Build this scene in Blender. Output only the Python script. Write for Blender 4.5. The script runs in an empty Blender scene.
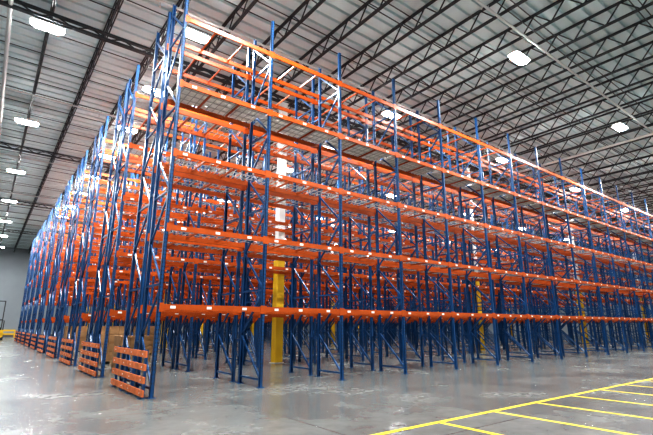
import bpy, math, random
from mathutils import Vector, Matrix
random.seed(4)
S=bpy.context.scene
H=1.6
# ------------------------------------------------------------ materials
def mat(name,col,rough=.5,metal=0,var=0.0,vscale=3.0,bump=0.0,emit=None,est=0,spec=None):
    m=bpy.data.materials.new(name); m.use_nodes=True
    nt=m.node_tree; b=nt.nodes['Principled BSDF']
    b.inputs['Base Color'].default_value=(*col,1); b.inputs['Roughness'].default_value=rough
    b.inputs['Metallic'].default_value=metal
    if spec is not None: b.inputs['Specular IOR Level'].default_value=spec
    if var>0:
        tc=nt.nodes.new('ShaderNodeTexCoord'); n=nt.nodes.new('ShaderNodeTexNoise')
        n.inputs['Scale'].default_value=vscale; n.inputs['Detail'].default_value=5
        r=nt.nodes.new('ShaderNodeValToRGB')
        r.color_ramp.elements[0].position=.3; r.color_ramp.elements[1].position=.7
        r.color_ramp.elements[0].color=(*[c*(1-var) for c in col],1)
        r.color_ramp.elements[1].color=(*[min(1,c*(1+var)) for c in col],1)
        nt.links.new(tc.outputs['Object'],n.inputs['Vector']); nt.links.new(n.outputs['Fac'],r.inputs['Fac'])
        nt.links.new(r.outputs['Color'],b.inputs['Base Color'])
    if emit:
        b.inputs['Emission Color'].default_value=(*emit,1); b.inputs['Emission Strength'].default_value=est
    return m
M_blue=mat('blue_paint',(.011,.070,.185),.32,.0,.2,2,spec=.45)
M_orange=mat('orange_paint',(.43,.085,.013),.38,0,.15,2,spec=.3)
M_label=mat('label_white',(.8,.8,.76),.5)
M_galv=mat('galvanised',(.72,.72,.68),.4,.1,.1,5)
M_wire=mat('wire_mesh_steel',(.42,.42,.40),.5,.2,.1,5)
M_wood=mat('orange_board',(.58,.17,.06),.6,0,.25,6,spec=.3)
M_white=mat('white_paint',(.75,.75,.72),.5,0,.06,1)
M_yellow=mat('yellow_paint',(.68,.43,.02),.5,0,.08,1)
M_line=mat('yellow_line',(.80,.60,.02),.6,0,.18,4)
M_deck=mat('roof_deck_paint',(.62,.72,.73),.5,.0,.06,.4)
M_joist=mat('joist_paint',(.045,.05,.054),.5,0,.1,1)
M_wall=mat('wall_paint',(.28,.31,.33),.7,0,.08,.3)
M_black=mat('black_rubber',(.02,.02,.022),.6)
M_card=mat('cardboard',(.36,.21,.10),.8,0,.15,3)
M_pal=mat('pallet_wood',(.35,.24,.13),.8,0,.2,5)
M_lamp=mat('lamp_led',(1,1,1),.5,emit=(1,1,1),est=160)
M_pipe=mat('pipe_paint',(.6,.6,.59),.45,0,.1,1)
M_trim=mat('trim_dark',(.10,.10,.11),.6)

def floor_mat():
    m=bpy.data.materials.new('polished_concrete'); m.use_nodes=True
    nt=m.node_tree; b=nt.nodes['Principled BSDF']; L=nt.links.new
    b.inputs['Specular IOR Level'].default_value=.45
    tc=nt.nodes.new('ShaderNodeTexCoord')
    n1=nt.nodes.new('ShaderNodeTexNoise'); n1.inputs['Scale'].default_value=.45; n1.inputs['Detail'].default_value=8; n1.inputs['Roughness'].default_value=.65
    n2=nt.nodes.new('ShaderNodeTexNoise'); n2.inputs['Scale'].default_value=6; n2.inputs['Detail'].default_value=6
    L(tc.outputs['Object'],n1.inputs['Vector']); L(tc.outputs['Object'],n2.inputs['Vector'])
    r=nt.nodes.new('ShaderNodeValToRGB'); r.color_ramp.elements[0].position=.34; r.color_ramp.elements[1].position=.68
    r.color_ramp.elements[0].color=(.115,.125,.12,1); r.color_ramp.elements[1].color=(.205,.217,.205,1)
    L(n1.outputs['Fac'],r.inputs['Fac'])
    bw=nt.nodes.new('ShaderNodeMapRange'); bw.inputs['To Min'].default_value=.7; bw.inputs['To Max'].default_value=1.2
    L(n2.outputs['Fac'],bw.inputs['Value'])
    mx=nt.nodes.new('ShaderNodeMixRGB'); mx.blend_type='MULTIPLY'; mx.inputs['Fac'].default_value=.7
    L(r.outputs['Color'],mx.inputs[1]); L(bw.outputs[0],mx.inputs[2])
    # saw-cut joints
    br=nt.nodes.new('ShaderNodeTexBrick'); br.offset=0; br.squash=1
    br.inputs['Scale'].default_value=1; br.inputs['Brick Width'].default_value=4.6; br.inputs['Row Height'].default_value=4.6
    br.inputs['Mortar Size'].default_value=.014; br.inputs['Mortar Smooth'].default_value=.1
    br.inputs['Color1'].default_value=(1,1,1,1); br.inputs['Color2'].default_value=(.95,.95,.95,1); br.inputs['Mortar'].default_value=(.3,.3,.3,1)
    L(tc.outputs['Object'],br.inputs['Vector'])
    m2=nt.nodes.new('ShaderNodeMixRGB'); m2.blend_type='MULTIPLY'; m2.inputs['Fac'].default_value=1
    L(mx.outputs[0],m2.inputs[1]); L(br.outputs['Color'],m2.inputs[2]); L(m2.outputs[0],b.inputs['Base Color'])
    mr=nt.nodes.new('ShaderNodeMapRange'); mr.inputs['To Min'].default_value=.14; mr.inputs['To Max'].default_value=.36
    L(n1.outputs['Fac'],mr.inputs['Value']); L(mr.outputs[0],b.inputs['Roughness'])
    return m
M_floor=floor_mat()

# ------------------------------------------------------------ mesh builder
class MB:
    def __init__(s): s.v=[];s.f=[];s.m=[];s.mats=[]
    def mi(s,m):
        if m not in s.mats: s.mats.append(m)
        return s.mats.index(m)
    def hexa(s,pts,m):
        i=len(s.v); s.v+=[tuple(p) for p in pts]
        for q in ((0,3,2,1),(4,5,6,7),(0,1,5,4),(1,2,6,5),(2,3,7,6),(3,0,4,7)):
            s.f.append(tuple(i+k for k in q)); s.m.append(s.mi(m))
    def box(s,x0,x1,y0,y1,z0,z1,m):
        s.hexa([(x0,y0,z0),(x1,y0,z0),(x1,y1,z0),(x0,y1,z0),(x0,y0,z1),(x1,y0,z1),(x1,y1,z1),(x0,y1,z1)],m)
    def bar(s,a,b,w,h,m,side=None):
        a=Vector(a);b=Vector(b);d=(b-a).normalized()
        u=Vector(side) if side else (Vector((0,0,1)) if abs(d.z)<.9 else Vector((1,0,0)))
        sd=d.cross(u).normalized(); up=sd.cross(d).normalized()
        sd*=w/2; up*=h/2
        s.hexa([a-sd-up,a+sd-up,a+sd+up,a-sd+up,b-sd-up,b+sd-up,b+sd+up,b-sd+up],m)
    def cyl(s,a,b,r,m,n=10,r2=None):
        a=Vector(a);b=Vector(b);d=(b-a).normalized()
        u=Vector((0,0,1)) if abs(d.z)<.9 else Vector((1,0,0))
        p=d.cross(u).normalized();q=d.cross(p); i=len(s.v); r2=r if r2 is None else r2
        for c,rr in((a,r),(b,r2)):
            for k in range(n):
                t=2*math.pi*k/n; s.v.append(tuple(c+p*rr*math.cos(t)+q*rr*math.sin(t)))
        for k in range(n):
            s.f.append((i+k,i+(k+1)%n,i+n+(k+1)%n,i+n+k)); s.m.append(s.mi(m))
        s.f.append(tuple(i+k for k in range(n))[::-1]); s.m.append(s.mi(m))
        s.f.append(tuple(i+n+k for k in range(n))); s.m.append(s.mi(m))
    def mesh(s,name):
        me=bpy.data.meshes.new(name); me.from_pydata(s.v,[],s.f)
        for m in s.mats: me.materials.append(m)
        me.polygons.foreach_set('material_index',s.m); me.update(); return me
    def obj(s,name,loc=(0,0,0)):
        return put(s.mesh(name),name,loc)
def put(me,name,loc=(0,0,0),rz=0,parent=None):
    o=bpy.data.objects.new(name,me); S.collection.objects.link(o); o.location=loc; o.rotation_euler=(0,0,rz)
    if parent: o.parent=parent
    return o

# ------------------------------------------------------------ rack row
X0=3.3; Y0=10.9; BAY=2.83; NB=20; PER=5.3; NR=10
TOP=11.35; LV=[2.05,4.02,6.03,8.05,10.1]
YP=[0,1.2,1.64,2.84]      # post lines
PW=.09; PD=.08
def post(mb,x,y,inward):
    t=.012; h=PW/2
    mb.box(x-h,x+h,y-PD/2 if inward>0 else y+PD/2-t,y-PD/2+t if inward>0 else y+PD/2,0.012,TOP,M_blue)
    mb.box(x-h,x-h+t,y-PD/2,y+PD/2,0.012,TOP,M_blue)
    mb.box(x+h-t,x+h,y-PD/2,y+PD/2,0.012,TOP,M_blue)
    mb.box(x-.09,x+.09,y-.08,y+.08,0,.014,M_blue)
    yf=y-PD/2-.001 if inward>0 else y+PD/2+.001
    if y in (YP[0],) and x<3*BAY+.1:
        z=.3
        while z<TOP-.1:
            for o in (-.022,.022):
                mb.box(x+o-.008,x+o+.008,yf-.0005,yf+.0005,z,z+.035,M_black)
            z+=.1
rack=MB()
for i in range(NB+1):
    x=i*BAY
    for a,b in ((YP[0],YP[1]),(YP[2],YP[3])):
        post(rack,x,a,1); post(rack,x,b,-1)
        z=.2; n=0; step=1.2
        rack.bar((x,a,.2),(x,b,.2),.045,.045,M_blue)
        while z+step<TOP:
            if n%2==0: rack.bar((x,a,z),(x,b,z+step*.94),.045,.05,M_blue)
            else: rack.bar((x,b,z),(x,a,z+step*.94),.045,.05,M_blue)
            z+=step; n+=1
            if n%2==0: rack.bar((x,a,z),(x,b,z),.045,.05,M_blue)
    for z in (1.2,5.2,9.2):
        rack.bar((x,YP[1],z),(x,YP[2],z),.04,.06,M_blue)
BH=.14
for i in range(NB):
    xa=i*BAY+PW/2; xb=(i+1)*BAY-PW/2
    for z in LV:
        for k,y in enumerate(YP):
            out=-1 if k%2==0 else 1
            yc=y+out*.012
            rack.box(xa,xb,yc-.025,yc+.025,z-BH/2,z+BH/2,M_orange)
            for xe in (xa,xb):
                rack.box(xe-.006 if xe==xb else xe,xe if xe==xb else xe+.006,yc-.035,yc+.035,z-.13,z+.11,M_orange)
                yy=y+out*(PD/2+.004)
                rack.box(xe-.05,xe+.05,yy-.004,yy+.004,z-.12,z+.1,M_orange)
            if k in (0,3) and z<9:
                for q in range(3):
                    xl=xa+.25+q*.95+random.uniform(-.08,.08)
                    yl=yc+out*.028
                    rack.box(xl,xl+.13,yl-.003,yl+.003,z-.035,z+.03,M_label)
        for (a,b) in ((YP[0],YP[1]),(YP[2],YP[3])):
            for q in range(1,3):
                xq=xa+(xb-xa)*q/3
                rack.bar((xq,a,z+.03),(xq,b,z+.03),.04,.05,M_orange)
            if z<9:
                for q in range(1,14):
                    xq=xa+(xb-xa)*q/14
                    rack.box(xq-.012,xq+.012,a,b,z+.058,z+.068,M_wire)
                for yy in (a+.3,a+.6,a+.9):
                    rack.box(xa,xb,yy-.014,yy+.014,z+.048,z+.058,M_wire)
me_rack=rack.mesh('pallet_rack')
for r in range(NR):
    put(me_rack,'pallet_rack',(X0,Y0+PER*r,0))

dk=MB()
for i in range(NB):
    xa=i*BAY+.07; xb=(i+1)*BAY-.07
    for z in (8.05,):
        n=22
        for q in range(n):
            x=xa+(xb-xa)*(q+.5)/n
            dk.box(x-.057,x+.057,.02,1.18,z+.085,z+.093,M_galv)
        for y in (.3,.6,.9): dk.box(xa,xb,y-.02,y+.02,z+.075,z+.085,M_galv)
dk.obj('rack_decking',(X0,Y0,0.0))

# row-end guards
g=MB()
L0=-.12; L1=2.96
for z in (.12,.40,.68,.97):
    g.box(-.06,-.015,L0,L1,z-.07,z+.07,M_wood)
    for y in (.1,1.1,1.75,2.75): g.cyl((-.07,y,z),(-.06,y,z),.018,M_galv,6)
for y in (.1,1.1,1.75,2.75):
    g.box(-.015,.05,y-.05,y+.05,0,1.06,M_blue)
    g.box(-.09,.08,y-.09,y+.09,0,.012,M_blue)
gm=g.mesh('row_end_guard')
for r in range(NR): put(gm,'row_end_guard',(X0-.18,Y0+PER*r,0))

# ------------------------------------------------------------ room
XA,XB,YA,YB=-26,82,-16,86; ZC=13.9
f=MB(); f.box(XA,XB,YA,YB,-.2,0,M_floor); f.obj('floor')
w=MB()
w.box(XA,XB,YB,YB+.3,0,ZC+.3,M_wall)
w.obj('wall_back')
w=MB(); w.box(XA-.3,XA,YA,YB,0,ZC+.3,M_wall); w.obj('wall_left')
w=MB(); w.box(XB,XB+.3,YA,YB,0,ZC+.3,M_wall); w.obj('wall_right')
t=MB(); t.box(XA,XB,YB-.04,YB,0,.3,M_trim); t.obj('baseboard_back')
c=MB(); y=YA; per=.6; prof=[]
while y<YB:
    prof+=[(y,ZC),(y+.44,ZC),(y+.46,ZC+.12),(y+.58,ZC+.12)]; y+=per
for (yy,zz) in prof: c.v+=[(XA,yy,zz),(XB,yy,zz)]
mi=c.mi(M_deck)
for k in range(len(prof)-1):
    c.f.append((2*k,2*k+2,2*k+3,2*k+1)); c.m.append(mi)
c.obj('ceiling')

JD=.75; JB=ZC-JD
def truss(mb,axis,length,zb,zt,panel,cw,ch,wb,m):
    P=(lambda s,z,o=0:(o,s,z)) if axis=='Y' else (lambda s,z,o=0:(s,o,z))
    for o in (-cw/2-.01,cw/2+.01):
        mb.bar(P(0,zb+ch/2,o),P(length,zb+ch/2,o),cw*.8,ch,m); mb.bar(P(0,zt-ch/2,o),P(length,zt-ch/2,o),cw*.8,ch,m)
    n=int(length/panel)
    for k in range(n):
        a=k*panel
        mb.bar(P(a,zt-ch/2),P(a+panel/2,zb+ch/2),wb,wb,m)
        mb.bar(P(a+panel/2,zb+ch/2),P(a+panel,zt-ch/2),wb,wb,m)
j=MB(); truss(j,'Y',YB-YA-.2,JB,ZC-.005,1.2,.055,.065,.042,M_joist)
jo=j.obj('roof_joists',(XA+1,YA+.1,0))
am=jo.modifiers.new('Array','ARRAY'); am.use_relative_offset=False; am.use_constant_offset=True
am.constant_offset_displace=(1.95,0,0); am.count=55
br=MB()
yb=YA+2
while yb<YB-1:
    br.bar((XA+.1,yb,JB+.02),(XB-.1,yb,JB+.02),.03,.03,M_joist)
    br.bar((XA+.1,yb,ZC-.09),(XB-.1,yb,ZC-.09),.03,.03,M_joist); yb+=3.0
br.obj('joist_bridging')
COLY=[17.62-15.9,17.62+.0,17.62+15.9,17.62+31.8,17.62+47.7]
COLX=[10.7-31.4,10.7-15.7,10.7,26.4,42.1,57.8,73.5]
gg=MB(); truss(gg,'X',XB-XA-.2,JB-.35,JB,1.2,.07,.08,.045,M_joist); gme=gg.mesh('roof_girder')
for yv in COLY: put(gme,'roof_girder',(XA+.1,yv,0))
cc=MB()
q=.17
cc.box(-q,q,-q,q,4.6,JB-.35,M_white); cc.box(-q-.02,q+.02,-q-.02,q+.02,.03,4.6,M_yellow)
cc.box(-q-.1,q+.1,-q-.02,q+.02,0,.03,M_galv)
cc.box(-q-.06,q+.06,-q,q,JB-.39,JB-.35,M_white)
cme=cc.mesh('support_post')
for yv in COLY[1:]:
    for xv in COLX[2:]:
        if xv<62: put(cme,'support_post',(xv,yv,0))

sp=MB()
for yv in (7.3,14.3,25.0,35.6,46.2):
    sp.cyl((XA+.1,yv,JB-.12),(XB-.1,yv,JB-.12),.05,M_pipe,8)
    xx=XA+1.5
    while xx<XB:
        sp.cyl((xx,yv,JB-.35),(xx,yv,JB-.12),.015,M_pipe,5); sp.cyl((xx,yv,JB-.37),(xx,yv,JB-.35),.04,M_pipe,6)
        sp.cyl((xx+.5,yv,JB-.12),(xx+.5,yv,JB+.06),.012,M_pipe,5); xx+=3.1
for xv in (-.9,30.5):
    sp.cyl((xv,YA,JB-.25),(xv,YB-.1,JB-.25),.08,M_pipe,10)
sp.obj('sprinkler_pipes')

# ------------------------------------------------------------ lamps
lm=MB()
lm.box(-.56,.56,-.24,.24,0,.06,M_white); lm.cyl((0,0,.06),(0,0,.16),.2,M_galv,20,.14)
for k in range(9): lm.box(-.5+k*.125-.008,-.5+k*.125+.008,-.2,.2,.06,.1,M_galv)
i0=len(lm.v); pts=[]
for k in range(24):
    t=2*math.pi*k/24; cx=.32 if math.cos(t)>0 else -.32
    pts.append((cx+.24*math.cos(t),.24*math.sin(t)))
for z in (0,-.06):
    s_=1 if z==0 else .93
    lm.v+=[(a_*s_,b_*s_,z) for a_,b_ in pts]
ml=lm.mi(M_lamp)
for k in range(24):
    lm.f.append((i0+k,i0+(k+1)%24,i0+24+(k+1)%24,i0+24+k)); lm.m.append(ml)
lm.f.append(tuple(i0+24+k for k in range(24))); lm.m.append(ml)
for xx in (-.5,.5): lm.cyl((xx,0,.06),(xx,0,.45),.008,M_galv,5)
lme=lm.mesh('high_bay_lamp')
def lamp(x,y,p):
    z=JB-.45
    o=put(lme,'high_bay_lamp',(x,y,z))
    l=bpy.data.lights.new('lamp_light','AREA'); l.energy=p; l.color=(.97,.985,1)
    l.shape='RECTANGLE'; l.size=1.0; l.size_y=.4
    lo=bpy.data.objects.new('lamp_light',l); S.collection.objects.link(lo); lo.parent=o; lo.location=(0,0,-.09)
P=680
for r in range(-1,NR):
    yv=14.95+PER*r if r>=0 else 8.0
    for k in range(6):
        lamp(5+10.9*k+(.6 if r<0 else 0),yv,P if r<0 or k==0 else P*.65)
for yv in (-6,1): 
    for xv in (-6,5.6,17,28,39): lamp(xv,yv,P*.45)
for yv in (8,17.9,28,38.1,48,58,68,78): lamp(.3,yv,P*.9)
for yv in (8,28,48,68): lamp(-12,yv,P*.9)

ln=MB(); lw=.045
yl=5.25
ln.box(3.2,36,yl-lw,yl+lw,.0,.004,M_line)
for k in range(18):
    x=6.45+1.62*k
    ln.box(x-lw,x+lw,2.6,yl-lw,.0,.004,M_line)
ln.obj('floor_marking_lines')

def load(x,y,h,name='boxed_pallet'):
    m=MB()
    for k in (-.5,0,.5): m.box(k-.05,k+.05,-.5,.5,0,.1,M_pal)
    for k in range(6): m.box(-.6,.6,-.5+k*.18,-.4+k*.18,.1,.13,M_pal)
    z=.13
    while z<h:
        for a in range(3):
            for b in range(2):
                m.box(-.57+a*.385,-.57+a*.385+.375,-.47+b*.475,-.47+b*.475+.465,z,z+.36,M_card)
        z+=.37
    m.obj(name,(x,y,0))
load(X0+1.4,Y0+PER*2+.6,1.3); load(X0+1.5,Y0+PER*4+.6,1.6); load(X0+1.4,Y0+PER*1+2.24,1.2); load(X0+4.2,Y0+PER*3+.6,1.3)

fk=MB()
fk.box(-.55,.55,-1.0,.75,.3,.75,M_yellow); fk.box(-.55,.55,-1.15,-.35,.75,1.15,M_yellow); fk.box(-.3,.3,-.35,.1,.75,.95,M_black); fk.box(-.3,.3,-.42,-.32,.95,1.45,M_black)
for x in (-.5,.5):
    fk.bar((x,-1.0,1.1),(x,-.75,2.2),.06,.06,M_black); fk.bar((x,.7,.7),(x,.45,2.2),.06,.06,M_black)
    fk.bar((x,-.8,2.2),(x,.5,2.2),.06,.06,M_black)
for k in range(7): fk.bar((-.5,-.75+k*.2,2.22),(.5,-.75+k*.2,2.22),.04,.04,M_black)
for x in (-.6,.42):
    fk.cyl((x,.5,.33),(x+.18,.5,.33),.33,M_black,18); fk.cyl((x,-.75,.27),(x+.18,-.75,.27),.27,M_black,18)
for x in (-.35,.35):
    fk.box(x-.05,x+.05,.85,.95,.1,4.6,M_black); fk.box(x-.06,x+.06,1.0,2.1,.08,.12,M_black); fk.box(x-.06,x+.06,.98,1.03,.08,.7,M_black)
for z in (.35,.65,2.3,4.5): fk.box(-.4,.4,.87,.93,z,z+.1,M_black)
fk.obj('forklift',(1.5,66,0))
rl=MB()
for k in range(5):
    rl.box(k*1.5-.07,k*1.5+.07,-.07,.07,0,1.1,M_yellow)
for z in (.5,1.0): rl.box(0,6,-.11,-.07,z-.12,z+.12,M_yellow)
rl.obj('guard_rail',(-2.2,78,0))

W=bpy.data.worlds.new('World'); S.world=W; W.use_nodes=True
W.node_tree.nodes['Background'].inputs[0].default_value=(.85,.93,1,1); W.node_tree.nodes['Background'].inputs[1].default_value=.55
p=math.atan(108.5/435); a=math.radians(52.5)
F=Vector((math.cos(a)*math.cos(p),math.sin(a)*math.cos(p),math.sin(p)))
R=Vector((math.sin(a),-math.cos(a),0)); U=R.cross(F)
cd=bpy.data.cameras.new('camera'); cd.lens=24; cd.sensor_width=36; cd.clip_end=400; cd.clip_start=.05
co=bpy.data.objects.new('camera',cd); S.collection.objects.link(co)
mt=Matrix((R,U,-F)).transposed().to_4x4(); mt.translation=Vector((0,0,H)); co.matrix_world=mt
S.camera=co
S.view_settings.view_transform='Standard'
for lk in ('High Contrast','Standard - High Contrast'):
    try:
        S.view_settings.look=lk; break
    except Exception as e: print(e)
S.view_settings.exposure=-.05
